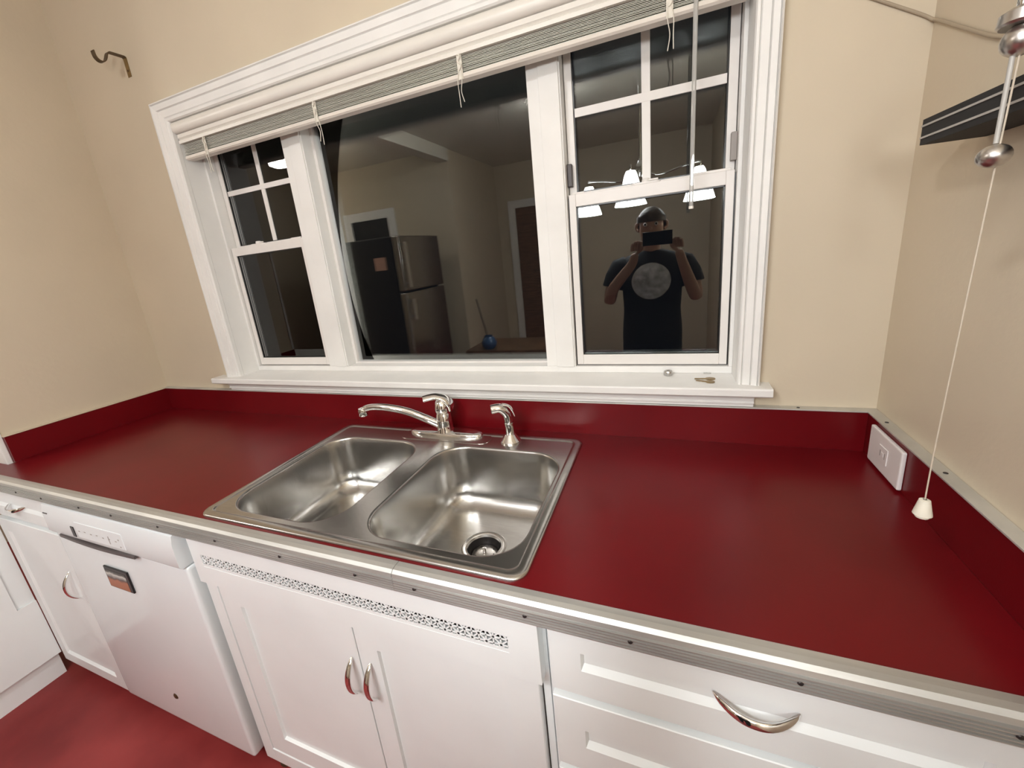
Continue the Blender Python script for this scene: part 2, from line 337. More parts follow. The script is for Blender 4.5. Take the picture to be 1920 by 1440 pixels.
for x, dx in ((-0.866, 0.0), (-0.357, 0.004), (0.137, -0.003), (0.638, 0.002)):
    t = obj('ladder_tape', B().box((x-0.007, -0.0045, 0.979), (x+0.007, -0.0030, 1.040), 0.0005).tube(spline([(x-.006, -.006, 1.038), (x+.004, -.008, 1.030), (x-.003, -.007, 1.020), (x+.005, -.008, 1.010), (x-.002, -.006, 1.0)], 5), 0.0022, 6), 'cord', bl)
    for sx in (-1, 1):
        L = random.uniform(0.045, 0.068)
        obj('lift_cord', B().tube(spline([(x+sx*0.004, -0.0055, 1.0), (x+sx*0.006+dx, -0.006, 0.976), (x+sx*0.0035+dx*2, -0.004, 0.978-L*0.5), (x+sx*0.006+dx, -0.003, 0.978-L)], 5), 0.0011, 6), 'cord', t, 60)
wd = obj('tilt_wand', B().tube([(0.690, -0.016, 1.062), (0.6885, -0.004, 0.975), (0.687, 0.004, 0.594)], 0.0045, 6), 'wand', bl)
obj('wand_tip', B().tube([(0.687, 0.004, 0.594), (0.687, 0.004, 0.588)], 0.0052, 6), 'blind', wd)

# ================================================================== countertop
YB = -0.020; YE = -0.629
ct = thing('countertop', (0, -0.32, -0.04), 'long glossy red laminate countertop with ribbed metal front edge', 'countertop')
b = B(); SX0, SX1, SY0, SY1 = -0.405, 0.405, -0.612, -0.085
z0 = -0.036
for lo, hi in (((-1.527, SY1, z0), (1.0628, YB, 0)), ((-1.527, YE, z0), (SX0, SY1, 0)), ((SX1, YE, z0), (1.0628, SY1, 0)), ((SX0, YE, z0), (SX1, SY0, 0))):
    b.box(lo, hi)
# the free end past the short wall, with a rounded outer corner
pl = [(-1.527, YE), (-1.527, -0.575)] + [(-1.70, -0.575)] + [(-1.70, -0.600), (-1.66, -0.612), (-1.60, -0.623)]
b.prism(pl, 2, z0, 0.0)
obj('slab', b, 'red', ct)
obj('back_splash', B().box((-1.527, -0.020, 0.0002), (1.0626, -0.0005, 0.0975)), 'red', ct)
obj('side_splash', B().box((1.0630, -0.628, 0.0002), (XR-0.0005, -0.0005, 0.0975)), 'red', ct)
obj('side_splash', B().box((XL+0.0005, -0.556, 0.0002), (-1.5275, -0.0005, 0.0975)), 'red', ct)
cp = obj('cap_strip', B().box((-1.545, -0.0235, 0.0976), (1.0600, -0.0005, 0.1010), 0.0008), 'strip', ct)
for x in (-0.62, -0.42, -0.22, -0.01, 0.17, 0.33, 0.52, 0.70, 0.93):
    obj('strip_nail', B().lathe([(0, 0.0014), (0.0032, 0.001), (0.0036, 0)], (x, -0.013, 0.1010), 10), 'dark', cp, 40)
cp = obj('cap_strip', B().box((1.0595, -0.640, 0.0976), (XR-0.0005, -0.0005, 0.1012), 0.0008), 'strip', ct)
for y in (-0.085, -0.30, -0.50):
    obj('strip_nail', B().lathe([(0, 0.0014), (0.0032, 0.001), (0.0036, 0)], (1.071, y, 0.1012), 10), 'dark', cp, 40)
obj('cap_strip', B().box((XL+0.0005, -0.558, 0.0976), (-1.5240, -0.0005, 0.1000), 0.0008), 'wall', ct)
# ribbed aluminium nosing, two lengths butted beside the sink
ep = [(-0.6285, -0.0005), (-0.6285, 0.0022), (-0.640, 0.0026), (-0.649, 0.0010), (-0.6545, -0.0040), (-0.6565, -0.0110)]
z = -0.0122
for k in range(5):
    ep += [(-0.6533, z), (-0.6533, z-0.0026), (-0.6575, z-0.0034), (-0.6575, z-0.0050)]; z -= 0.0054
ep += [(-0.6548, z), (-0.6548, z-0.0012), (-0.630, z-0.0012), (-0.630, -0.0365), (-0.6285, -0.0365)]
screwx = {0: (-1.42, -1.255, -1.098, -0.889, -0.7295, -0.5262, -0.3133, -0.1094, 0.0892), 1: (0.2225, 0.4302, 0.5912, 0.7958, 0.9925)}
for i, (a, c) in enumerate(((-1.60, 0.1755), (0.1765, XR-0.021))):
    e = obj('metal_edge', B().prism(ep, 0, a, c), 'alu', ct)
    for x in screwx[i]:
        obj('edge_screw', B().lathe([(0, 0.0022), (0.0026, 0.0016), (0.0038, 0.0)], (x, -0.6570, -0.0245), 10, (0, -1, 0)), 'dark', e, 40)
e = obj('metal_edge', B().loft([[(x, y-(-0.629)+yy, zz) for y, zz in ep] for x, yy in ((-1.600, -0.6231), (-1.66, -0.612), (-1.705, -0.599))]) and B().raw(*(lambda R: (sum(R, []), [(i*len(ep)+k, i*len(ep)+(k+1) % len(ep), (i+1)*len(ep)+(k+1) % len(ep), (i+1)*len(ep)+k) for i in range(len(R)-1) for k in range(len(ep))]))([[(x, y+0.629+yy, zz) for y, zz in ep] for x, yy in ((-1.601, -0.6231), (-1.66, -0.612), (-1.705, -0.599))])), 'alu', ct)

# ================================================================== sink
sk = thing('double_sink', (0, -0.348, -0.19), 'stainless steel double bowl drop-in sink in the red countertop', 'sink')
SB, SF, SH = -0.0685, -0.6205, 0.419
# rim: rolled outer edge, flat bead, step down to the deck
rings = []
for ins, z in ((0.0, 0.0004), (0.0, 0.0030), (0.0015, 0.0052), (0.005, 0.0066), (0.017, 0.0068), (0.0195, 0.0058), (0.0215, 0.0042), (0.024, 0.0040)):
    rings.append(rrect(-SH+ins, SH-ins, SF+ins, SB-ins, max(0.030-ins*0.5, 0.01), z, 8))
b = B(); b.loft(rings); obj('rim', b, 'steel', sk, 50)
bowls = [(-0.386, -0.046), (0.026, 0.386)]
BY0, BY1, BR = -0.578, -0.168, 0.085
b = B(); bm = b.bm; edges = []
for loop in [rings[-1]] + [rrect(x0-0.006, x1+0.006, BY0-0.006, BY1+0.006, BR+0.006, 0.0040, 12) for x0, x1 in bowls]:
    vs = [bm.verts.new(p) for p in loop]
    edges += [bm.edges.new((vs[k], vs[(k+1) % len(vs)])) for k in range(len(vs))]
bmesh.ops.triangle_fill(bm, use_beauty=True, edges=edges)
# raised faucet ledge outline pressed into the deck
obj('deck', b, 'steel', sk, 30)
obj('faucet_ledge', B().prism(rr2(-0.155, 0.150, -0.146, -0.082, 0.026), 2, 0.0041, 0.0052), 'steel', sk)
for x0, x1 in bowls:
    rs = [rrect(x0-0.006, x1+0.006, BY0-0.006, BY1+0.006, BR+0.006, 0.0040, 12)]
    for ins, z in ((-0.003, 0.0035), (-0.001, 0.0015), (0.0, -0.0020)): rs.append(rrect(x0+ins, x1-ins, BY0+ins, BY1-ins, BR-ins, z, 12))
    for k in range(1, 6): rs.append(rrect(x0+0.0025*k, x1-0.0025*k, BY0+0.0025*k, BY1-0.0025*k, BR-0.001*k, -0.002-0.0245*k, 12))
    i0, zt, R = 0.0125, -0.1245, 0.052
    for k in range(1, 10):
        a = math.radians(10*k); i = i0 + R*(1-math.cos(a)); rs.append(rrect(x0+i, x1-i, BY0+i, BY1-i, max(BR-0.005-i*0.75, 0.02), zt-R*math.sin(a), 12))
    cx, cy = (x0+x1)/2, -0.345
    L = len(rs[-1])
    last = rs[-1]
    dr = 0.057
    tgt = []
    for (px, py, pz) in last:
        d = Vector((px-cx, py-cy)); d.normalize(); tgt.append((cx+d.x*dr, cy+d.y*dr))
    for k in (0.35, 0.7, 1.0):
        rs.append([(last[j][0]*(1-k)+tgt[j][0]*k, last[j][1]*(1-k)+tgt[j][1]*k, last[j][2]-0.004*k) for j in range(L)])
    b = B(); b.loft(rs); bowl = obj('bowl', b, 'steel', sk, 60)
    zf = rs[-1][0][2]
    st_ = obj('strainer', B().lathe([(0.0585, 0.0005), (0.056, 0.003), (0.050, 0.0028), (0.0485, 0.0015), (0.045, 0.0015), (0.042, -0.004)], (cx, cy, zf), 32), 'satin', bowl, 40)
    obj('strainer_cup', B().lathe([(0.0420, -0.0035), (0.039, -0.012), (0.036, -0.024), (0.0, -0.026)], (cx, cy, zf), 32), 'dark', bowl, 40)
    bk = B()
    bk.lathe([(0.034, -0.021), (0.030, -0.019), (0.020, -0.017), (0.0, -0.016)], (cx, cy, zf), 24)
    bk.lathe([(0.0, -0.004), (0.005, -0.005), (0.004, -0.017)], (cx, cy, zf), 12)
    obj('strainer_basket', bk, 'satin', bowl, 40)
    h = B()
    for k in range(8):
        a = 2*math.pi*k/8; h.lathe([(0, 0.0008), (0.0028, 0.0008), (0.0028, 0)], (cx+0.0235*math.cos(a), cy+0.0235*math.sin(a), zf-0.0185), 8)
    tag(obj('strainer_hole', h, 'black', bowl), kind='stuff')
    obj('drain_body', B().lathe([(0.040, -0.020), (0.040, -0.05), (0.0, -0.052)], (cx, cy, zf), 20), 'steel', bowl, 40)

# ================================================================== faucet
FX, FY = -0.012, -0.092
fc = thing('kitchen_faucet', (FX, FY, 0.005), 'chrome single-lever kitchen faucet with a long arched spout', 'faucet')
def plate_ring(k, z, kx=1.0):
    n = 48; out = []
    for j in range(n):
        a = 2*math.pi*j/n
        ex, ey = abs(math.cos(a))**0.62*math.copysign(1, math.cos(a)), abs(math.sin(a))**0.9*math.copysign(1, math.sin(a))
        out.append((FX+0.128*k*ex, FY+0.030*k*ey, z))
    return out
R_ = [plate_ring(1.0, 0.0054), plate_ring(1.0, 0.010), plate_ring(0.96, 0.0145), plate_ring(0.86, 0.0165), plate_ring(0.4, 0.0185), plate_ring(0.05, 0.019)]
b = B(); b.loft(R_); obj('base_plate', b, 'chrome', fc, 50)
obj('body', B().lathe([(0.0, 0.012), (0.0275, 0.012), (0.0275, 0.018), (0.0262, 0.020), (0.0245, 0.045), (0.0230, 0.074), (0.0215, 0.076), (0.0215, 0.080)], (FX, FY, 0), 32), 'chrome', fc, 50)
hd = obj('handle', B().lathe([(0.0215, 0.079), (0.0245, 0.083), (0.0250, 0.092), (0.0235, 0.104), (0.0190, 0.115), (0.011, 0.123), (0.0, 0.125)], (FX, FY, 0), 28), 'chrome', fc, 50)
obj('lever', B().tube(spline([(FX+0.024, FY+0.010, 0.082), (FX+0.0245, FY+0.009, 0.102), (FX+0.012, FY+0.002, 0.122), (FX-0.012, FY-0.012, 0.1335), (FX-0.046, FY-0.030, 0.1300)], 6), [0.011+0.005*math.sin(math.pi*min(1, k/16)) if k < 16 else 0.0110 for k in range(25)], 14, flat=(1.15, 0.50, (1, 0, 0))), 'chrome', hd, 60)
sp = spline([(FX, FY, 0.028), (-0.060, -0.1115, 0.0600), (-0.120, -0.129, 0.0900), (-0.180, -0.148, 0.1080), (-0.222, -0.1600, 0.1125), (-0.246, -0.1665, 0.1090), (-0.256, -0.1695, 0.101)], 7)
obj('spout', B().tube(sp, [0.0135-0.0035*min(1, k/30) for k in range(len(sp))], 16), 'chrome', fc, 60)
obj('aerator', B().lathe([(0, 0), (0.0125, 0), (0.0150, 0.003), (0.0155, 0.018), (0.0130, 0.025), (0, 0.027)], (-0.2570, -0.1697, 0.0850), 20), 'chrome', fc, 40)
# side sprayer
QX, QY = 0.213, -0.108
sy = thing('side_sprayer', (QX, QY, 0.004), 'chrome pull-out side sprayer standing right of the faucet', 'sprayer')
obj('base_cup', B().lathe([(0.0, 0.0042), (0.0300, 0.0042), (0.0300, 0.0075), (0.0275, 0.0100), (0.0165, 0.0250), (0.0150, 0.0270), (0.0, 0.0270)], (QX, QY, 0), 28), 'chrome', sy, 40)
pt = spline([(QX, QY, 0.024), (QX+0.001, QY+0.001, 0.045), (QX-0.001, QY, 0.072), (QX-0.006, QY-0.003, 0.094), (QX-0.020, QY-0.010, 0.109), (QX-0.042, QY-0.021, 0.108)], 6)
rd = [0.0115, .0118, .012, .0125, .013, .0132, .0135, .0138, .0138, .0135, .0130, .0125, .012, .012, .012, .0122, .0125, .0128, .013, .0132, .0134, .0136, .0137, .0138, .0138, .0138, .0138, .0138, .0138, .0138, .0138]
wn = obj('wand', B().tube(pt, rd[:len(pt)], 18), 'chrome', sy, 50)
obj('spray_face', B().lathe([(0.0, 0.0015), (0.0105, 0.0010), (0.0118, -0.001)], (QX-0.0422, QY-0.0211, 0.108), 18, (-0.88, -0.46, -0.03)), 'dark', wn, 40)
obj('trigger', B().tube(spline([(QX-0.014, QY-0.006, 0.1205), (QX+0.003, QY+0.003, 0.1120), (QX+0.0115, QY+0.007, 0.098), (QX+0.016, QY+0.009, 0.080)], 6), [0.004+0.003*math.sin(math.pi*k/18) for k in range(19)], 10, flat=(1.4, 0.6, (0, 0, 1))), 'chrome', wn, 60)
obj('collar', B().lathe([(0.0140, 0), (0.0146, 0.001), (0.0146, 0.003), (0.0140, 0.004)], (QX, QY, 0.060), 24), 'chrome', wn, 40)

# ================================================================== cabinets
YFR, YF = -0.610, -0.630        # face frame plane, front plane of doors and drawers
def pull(parent, c, L, horiz=True, axis_out=(0, -1, 0), sag=0.0):
    """arched chrome pull with pointed feet"""
    c = Vector(c); o = Vector(axis_out); d = (Vector((1, 0, 0)) if abs(o.y) > 0.5 else Vector((0, 1, 0))) if horiz else Vector((0, 0, 1))
    pts, rad = [], []
    for k in range(21):
        t = -1 + 2*k/20
        pts.append(c + d*(L/2*t) + o*(0.0015 + 0.026*(1-abs(t)**2.2)) + Vector((0, 0, -sag*(1-t*t))))
        rad.append(0.0016 + 0.0042*(1-abs(t)**3)**0.5 if abs(t) < 1 else 0.0016)
    h = obj('handle', B().tube(pts, rad, 10, flat=(1.3, 0.85, tuple(o))), 'chrome', parent, 60)
    return h
def panel_front(parent, name, x0, x1, z0, z1, y, th, ins, rec=0.007, m='cab', yback=None, bev=0.0015, slope=0.004):
    """a raised frame round a recessed flat panel (frame and panel are separate meshes)"""
    l, r_, bt, tp = ins
    b = B(); yb = y+th
    o4 = [(x0, z0), (x1, z0), (x1, z1), (x0, z1)]; i4 = [(x0+l, z0+bt), (x1-r_, z0+bt), (x1-r_, z1-tp), (x0+l, z1-tp)]
    j4 = [(i4[0][0]+slope*.4, i4[0][1]+slope), (i4[1][0]-slope*.4, i4[1][1]+slope), (i4[2][0]-slope*.4, i4[2][1]-slope*.5), (i4[3][0]+slope*.4, i4[3][1]-slope*.5)]
    ob = [(q[0]+(bev if k in (0, 3) else -bev), q[1]+(bev if k in (0, 1) else -bev)) for k, q in enumerate(o4)]
    V = [(q[0], yb, q[1]) for q in o4] + [(q[0], y+bev, q[1]) for q in o4] + [(q[0], y, q[1]) for q in ob] + [(q[0], y, q[1]) for q in i4] + [(q[0], y+rec, q[1]) for q in j4] + [(q[0], yb, q[1]) for q in j4]
    F = []
    for k in range(4):
        n = (k+1) % 4
        for a in range(0, 20, 4): F.append((a+k, a+n, a+4+n, a+4+k))
        F.append((20+k, 20+n, n, k))
    b.raw(V, F); fo = obj(name, b, m, parent)
    obj('panel', B().box((j4[0][0]+0.0002, y+rec, j4[0][1]+0.0002), (j4[2][0]-0.0002, y+rec+0.006, j4[2][1]-0.0002)), m, fo)
    return fo
# ---- sink cabinet
sc = thing('sink_cabinet', (-0.02, -0.32, FL), 'white double-door sink cabinet with a perforated vent strip', 'cabinet')
CX0, CX1 = -0.470, 0.447
obj('carcass', B().box((CX0, YFR+0.02, FL+0.08), (CX0+0.016, -0.03, -0.038)).box((CX1-0.016, YFR+0.02, FL+0.08), (CX1, -0.03, -0.038)).box((CX0+.016, YFR+0.02, FL+0.08), (CX1-.016, -0.03, FL+0.098)).box((CX0+.016, -0.042, FL+0.098), (CX1-.016, -0.03, -0.038)), 'cabin', sc)
obj('face_frame', B().box((CX0, YF+0.004, FL+0.072), (-0.430, YFR+0.02, -0.0425), 0.0015).box((0.433, YFR, FL+0.072), (CX1, YFR+0.02, -0.0425), 0.0012).box((-0.430, YF+0.004, FL+0.072), (0.433, YFR+0.02, FL+0.122), 0.0015).box((-0.430, YFR, -0.20), (0.433, YFR+0.02, -0.165), 0.001).box((-0.430, YFR, -0.075), (0.433, YFR+0.02, -0.0425), 0.001), 'cab', sc)
b = B(); gx0, gx1, gz0, gz1 = -0.438, 0.384, -0.1420, -0.1060; fx0, fx1, fz0, fz1 = -0.474, 0.440, -0.196, -0.0425
yf0, yf1 = YF-0.004, YFR
for lo, hi in (((fx0, yf0, fz0), (fx1, yf1, gz0)), ((fx0, yf0, gz1), (fx1, yf1, fz1)), ((fx0, yf0, gz0), (gx0, yf1, gz1)), ((gx1, yf0, gz0), (fx1, yf1, gz1))): b.box(lo, hi)
ff = obj('false_front', b, 'cab', sc)
# pierced strip: star lattice of narrow webs
b = B(); yg0, yg1 = yf0+0.0005, yf0+0.0020
def web(x0_, z0_, x1_, z1_, wd_):
    d = Vector((x1_-x0_, z1_-z0_)); n = Vector((-d.y, d.x)).normalized()*wd_/2
    b.prism([(x0_+n.x, z0_+n.y), (x1_+n.x, z1_+n.y), (x1_-n.x, z1_-n.y), (x0_-n.x, z0_-n.y)], 1, yg0, yg1)
nC = 58; a_ = (gx1-gx0)/nC; zu = gz1-0.0092; zl = zu-a_; zb_ = zl-0.0050; ta = gz1-zu; tc_ = zl-zb_
for k in range(nC+1):
    x = gx0+k*a_; web(x, zb_, x, gz1, 0.0028)
    for sgn in (-1, 1):
        xn = x+sgn*a_
        if gx0-1e-6 <= xn <= gx1+1e-6:
            if k % 2 == 0: web(x, zu, xn, zl, 0.0026); web(x, zu, x+sgn*ta, gz1, 0.0026)
            else: web(x, zl, x+sgn*tc_, zb_, 0.0026)
web(gx0, zl, gx1, zl, 0.0028); web(gx0, zu, gx1, zu, 0.0028)
b.box((gx0, yg0, gz0), (gx1, yg1, zb_)); b.box((gx0, yg0, gz1-0.0012), (gx1, yg1, gz1))
obj('vent_grille', b, 'cab', ff)
for x0, x1, hx in ((-0.428, 0.0055, -0.013), (0.0085, 0.430, 0.0385)):
    d = panel_front(sc, 'door', x0, x1, FL+0.124, -0.200, YF+0.006, 0.018, (0.066, 0.062 if x0 < 0 else 0.066, 0.066, 0.056) if x0 < 0 else (0.056, 0.066, 0.066, 0.056))
    pull(d, (hx, YF+0.006, -0.350), 0.104, False)
obj('toe_kick', B().box((CX0, -0.545, FL), (CX1, -0.530, FL+0.08)), 'cabin', sc)
obj('leveling_foot', B().lathe([(0, 0), (0.020, 0), (0.022, 0.006), (0.014, 0.022), (0.009, 0.030), (0.009, 0.076)], (-0.452, -0.585, FL), 16), 'bronze', sc, 40)
# ---- drawer cabinet on the right
dc = thing('drawer_cabinet', (0.76, -0.32, FL), 'white drawer cabinet at the right end of the counter', 'cabinet')
DX0, DX1 = 0.4485, XR-0.001
obj('carcass', B().box((DX0, YFR+0.02, FL+0.08), (DX0+0.016, -0.03, -0.038)).box((DX1-0.016, YFR+0.02, FL+0.08), (DX1, -0.03, -0.038)).box((DX0+.016, -0.042, FL+0.08), (DX1-.016, -0.03, -0.038)).box((DX0+.016, YFR+0.02, FL+0.08), (DX1-.016, -0.042, FL+0.098)), 'cabin', dc)
obj('face_frame', B().box((DX0, YFR, FL+0.072), (DX0+0.04, YFR+0.02, -0.0425), 0.001).box((DX1-0.03, YFR, FL+0.072), (DX1, YFR+0.02, -0.0425), 0.001).box((DX0+.04, YFR, FL+0.072), (DX1-.03, YFR+0.02, FL+0.12), 0.001).box((DX0+.04, YFR, -0.075), (DX1-.03, YFR+0.02, -0.0425), 0.001).box((DX0+.04, YFR, -0.22), (DX1-.03, YFR+0.02, -0.18), 0.001).box((DX0+.04, YFR, -0.40), (DX1-.03, YFR+0.02, -0.36), 0.001).box((DX0+.04, YFR, -0.60), (DX1-.03, YFR+0.02, -0.56), 0.001), 'cab', dc)
for z0_, z1_, rec_ in ((-0.1925, -0.046, (0.053, 0.053, 0.055, 0.0545)), (-0.372, -0.2085, (0.053, 0.053, 0.058, 0.064)), (-0.572, -0.388, (0.053, 0.053, 0.06, 0.06)), (-0.79, -0.588, (0.053, 0.053, 0.06, 0.06))):
    d = panel_front(dc, 'drawer', 0.4575, 1.050, z0_, z1_, YF-0.004, 0.024, rec_, rec=0.008, slope=0.010)
    pull(d, (0.7555, YF+0.003, (z0_+z1_)/2+(0.008 if z1_ > -0.1 else 0)), 0.106, True, sag=0.008)
obj('toe_kick', B().box((DX0, -0.545, FL), (DX1, -0.530, FL+0.08)), 'cabin', dc)
# ---- narrow cabinet left of the dishwasher
nc = thing('narrow_cabinet', (-1.38, -0.32, FL), 'narrow white cabinet with one drawer and one door beside the dishwasher', 'cabinet')
NX0, NX1 = -1.625, -1.146
obj('carcass', B().box((NX0, YFR+0.02, FL+0.06), (NX0+0.016, -0.575, -0.038)).box((NX1-0.016, YFR+0.02, FL+0.06), (NX1, -0.03, -0.038)).box((-1.540, -0.042, FL+0.08), (NX1-.016, -0.03, -0.038)).box((NX0, -0.590, FL+0.06), (NX1-0.016, -0.578, FL+0.078)).box((-1.540, -0.578, FL+0.06), (NX1-.016, -0.03, FL+0.078)), 'cabin', nc)
obj('face_frame', B().box((NX0, YFR, FL+0.055), (NX0+0.03, YFR+0.02, -0.0425), 0.001).box((NX1-0.030, YFR, FL+0.055), (NX1, YFR+0.02, -0.0425), 0.001).box((NX0+.03, YFR, -0.20), (NX1-.03, YFR+0.02, -0.15), 0.001).box((NX0+.03, YFR, FL+0.055), (NX1-.03, YFR+0.02, FL+0.10), 0.001).box((NX0+.03, YFR, -0.07), (NX1-.03, YFR+0.02, -0.0425), 0.001), 'cab', nc)
d = panel_front(nc, 'drawer', -1.600, -1.163, -0.168, -0.046, YF-0.004, 0.024, (0.05, 0.05, 0.042, 0.048), slope=0.010)
pull(d, (-1.400, YF+0.003, -0.112), 0.106, True, sag=0.008)
d = panel_front(nc, 'door', -1.600, -1.158, FL+0.068, -0.184, YF-0.006, 0.026, (0.045, 0.055, 0.045, 0.050), slope=0.008)
pull(d, (-1.205, YF-0.006, -0.385), 0.106, False)
obj('toe_kick', B().box((NX0, -0.545, FL), (NX1, -0.530, FL+0.06)), 'cabin', nc)
# ---- panelled cabinet standing at right angles on the left
lc = thing('panelled_cabinet', (-1.85, -0.85, FL), 'white panelled cabinet side at the far left, square to the counter', 'cabinet')
PX = -1.604
obj('body', B().box((-2.10, -1.05, FL+0.105), (PX-0.018, -0.640, -0.045), 0.002).box((-2.08, -1.03, FL), (PX-0.022, -0.642, FL+0.110)), 'cab', lc)
b = B()
for ya, yb, za, zb in ((-1.05, -0.6375, -0.100, -0.045), (-1.05, -0.6375, FL+0.105, -0.555), (-1.05, -0.690, -0.555, -0.100)):
    b.box((PX-0.018, ya, za), (PX, yb, zb))
obj('panel_frame', b, 'cab', lc)
obj('panel', B().box((PX-0.0175, -0.6895, -0.5545), (PX-0.008, -0.6375, -0.1005)), 'cab', lc)
obj('top', B().box((-2.11, -1.06, -0.0445), (PX+0.012, -0.670, -0.020), 0.003), 'cab', lc)
# ---- dishwasher
dw = thing('dishwasher', (-0.81, -0.32, FL), 'white built-in dishwasher between the narrow cabinet and the sink cabinet', 'dishwasher')
WX0, WX1 = -1.138, -0.492
obj('tub', B().box((WX0+0.01, -0.60, FL+0.09), (WX1-0.01, -0.05, -0.045)), 'dw', dw)
dr = obj('door', B().box((WX0, -0.646, FL+0.082), (WX1, -0.600, -0.152), 0.010, 3), 'dw', dw, 40)
cpn = obj('control_panel', B().prism([(-0.600, -0.046), (-0.640, -0.046), (-0.652, -0.052), (-0.657, -0.075), (-0.658, -0.140), (-0.653, -0.149), (-0.600, -0.1505)], 0, WX0+0.002, WX1-0.004), 'dw', dw, 35)
pts = [(-1.075+0.385*t, -0.6595, -0.1440-0.0100*math.sin(math.pi*(0.15+0.85*t))*1.0-0.006*t) for t in [k/16 for k in range(17)]]
b = B()
for a, c in zip(pts, pts[1:]):
    b.prism([(a[0], a[2]-0.0042), (c[0], c[2]-0.0042), (c[0], c[2]+0.0042), (a[0], a[2]+0.0042)], 1, -0.6600, -0.650)
obj('handle_lip', b, 'stripe', cpn)
obj('grip_pocket', B().prism([(-1.0, -0.180), (-0.95, -0.192), (-0.85, -0.193), (-0.77, -0.180), (-0.77, -0.176), (-1.0, -0.170)], 1, -0.6472, -0.640), 'dw', dr)
obj('indicator_window', B().box((-0.9880, -0.6592, -0.1360), (-0.9710, -0.650, -0.1020), 0.001), 'black', cpn)
obj('vent_slit', B().box((-1.128, -0.6585, -0.0800), (-1.105, -0.650, -0.0765)), 'stripe', cpn)
obj('button_panel', B().box((-0.955, -0.6588, -0.1330), (-0.720, -0.650, -0.0820), 0.001), 'dw', cpn)
bt = B()
for k in range(7):
    bt.box((-0.945+k*0.031, -0.6592, -0.112+0.002*(k % 2)), (-0.937+k*0.031, -0.6580, -0.1095+0.002*(k % 2)))
bt.box((-0.790, -0.6592, -0.125), (-0.787, -0.6580, -0.100)); bt.box((-0.742, -0.6592, -0.128), (-0.737, -0.6580, -0.124)); bt.box((-0.742, -0.6592, -0.105), (-0.737, -0.6580, -0.101))
tag(obj('button_mark', bt, 'slot', cpn), kind='stuff')
obj('brand_badge', B().lathe([(0.0, 0.003), (0.008, 0.0025), (0.011, 0.0)], (-0.812, -0.646, -0.715), 20, (0, -1, 0)), 'bronze', dr, 40)
obj('toe_panel', B().box((WX0+0.01, -0.56, FL), (WX1-0.01, -0.545, FL+0.085)), 'black', dw)
mg = thing('picture_magnet', (-0.855, -0.648, -0.300), 'small black framed picture magnet with orange lower half on the dishwasher door', 'magnet')
obj('frame', B().box((-0.912, -0.6515, -0.3030), (-0.792, -0.6465, -0.2300), 0.0015), 'black', mg)
pr = obj('print', B().box((-0.907, -0.6520, -0.3000), (-0.806, -0.6510, -0.2400)), 'magnet', mg)

# ================================================================== things on the sill
tag(obj('round_metal_piece', B().lathe([(0, 0), (0.0105, 0), (0.0118, 0.002), (0.0118, 0.011), (0.0095, 0.014), (0.0040, 0.0138), (0.0036, 0.010), (0, 0.010)], (0.6393, 0.050, ZI0), 20), 'steel', None, 40), 'small round metal item standing on the white window sill', 'metal_piece')  # small round metal item of unknown use
def key(name, x0, y0, x1, y1, m, label):
    L = math.hypot(x1-x0, y1-y0); d = Vector(((x1-x0)/L, (y1-y0)/L)); n = Vector((-d.y, d.x)); z = ZI0+0.0004
    k = thing(name, (x0, y0, ZI0), label, 'key', 'two brass keys on the window sill')
    def P(a, c): return (x0+d.x*a+n.x*c, y0+d.y*a+n.y*c)
    bow = [P(L*0.76+L*0.24*math.cos(t), 0.0098*math.sin(t)) for t in [2*math.pi*j/18 for j in range(18)]]
    obj('bow', B().prism(bow, 2, z, z+0.0022), m, k)
    ob_ = [P(0, -0.0022), P(L*0.06, -0.0036), P(L*0.13, -0.0024), P(L*0.2, -0.0036), P(L*0.28, -0.0022), P(L*0.36, -0.0036), P(L*0.55, -0.0036), P(L*0.55, 0.0036), P(0.02*L, 0.0036)]
    obj('blade', B().prism(ob_, 2, z+0.0002, z+0.0019), m, k)
key('door_key', 0.7034, 0.0175, 0.7530, 0.0195, 'brass', 'brass key nearer the window glass on the white sill')
key('door_key', 0.7066, 0.0030, 0.7490, -0.0105, 'brass', 'brass key nearer the front edge of the white sill')
tag(obj('metal_clip', B().prism([(0.729, 0.0655), (0.744, 0.0650), (0.747, 0.0685), (0.738, 0.0700), (0.737, 0.0725), (0.733, 0.0690), (0.728, 0.0685)], 2, ZI0+0.0002, ZI0+0.0030), 'steel'), 'tiny grey metal clip lying on the sill behind the keys', 'clip')

# ================================================================== wall things
ol = thing('wall_outlet', (1.0615, -0.131, 0.005), 'white outlet plate on the red side splash at the right', 'outlet')
obj('plate', B().box((1.0545, -0.2010, 0.0055), (1.0626, -0.0620, 0.0870), 0.0028), 'plastic', ol)
rc = obj('receptacle', B().box((1.0530, -0.1500, 0.0300), (1.0550, -0.1130, 0.0640), 0.0008), 'plastic', ol)
for y in (-0.1420, -0.1215):
    obj('slot', B().box((1.0527, y-0.0012, 0.0410), (1.0532, y+0.0012, 0.0540)), 'slot', rc)
obj('reset_button', B().box((1.0524, -0.1350, 0.0430), (1.0532, -0.1285, 0.0520), 0.0004), 'plastic', rc)
sh = thing('wall_shelf', (1.04, -0.6, 0.625), 'dark grey narrow shelf with two pale edge lines on the right wall', 'shelf')
bd = obj('board', B().prism([(1.000, -0.228), (1.0005, -1.30), (XR-0.0005, -1.30), (XR-0.0005, -0.215)], 2, 0.6260, 0.6620), 'shelf', sh)
for z in (0.6525, 0.6360): obj('edge_line', B().box((0.9985, -1.298, z-0.0014), (1.0003, -0.2285, z+0.0014)), 'shelfline', bd)
obj('bracket', B().box((1.02, -0.82, 0.56), (XR-0.0005, -0.80, 0.6259)), 'shelf', sh)
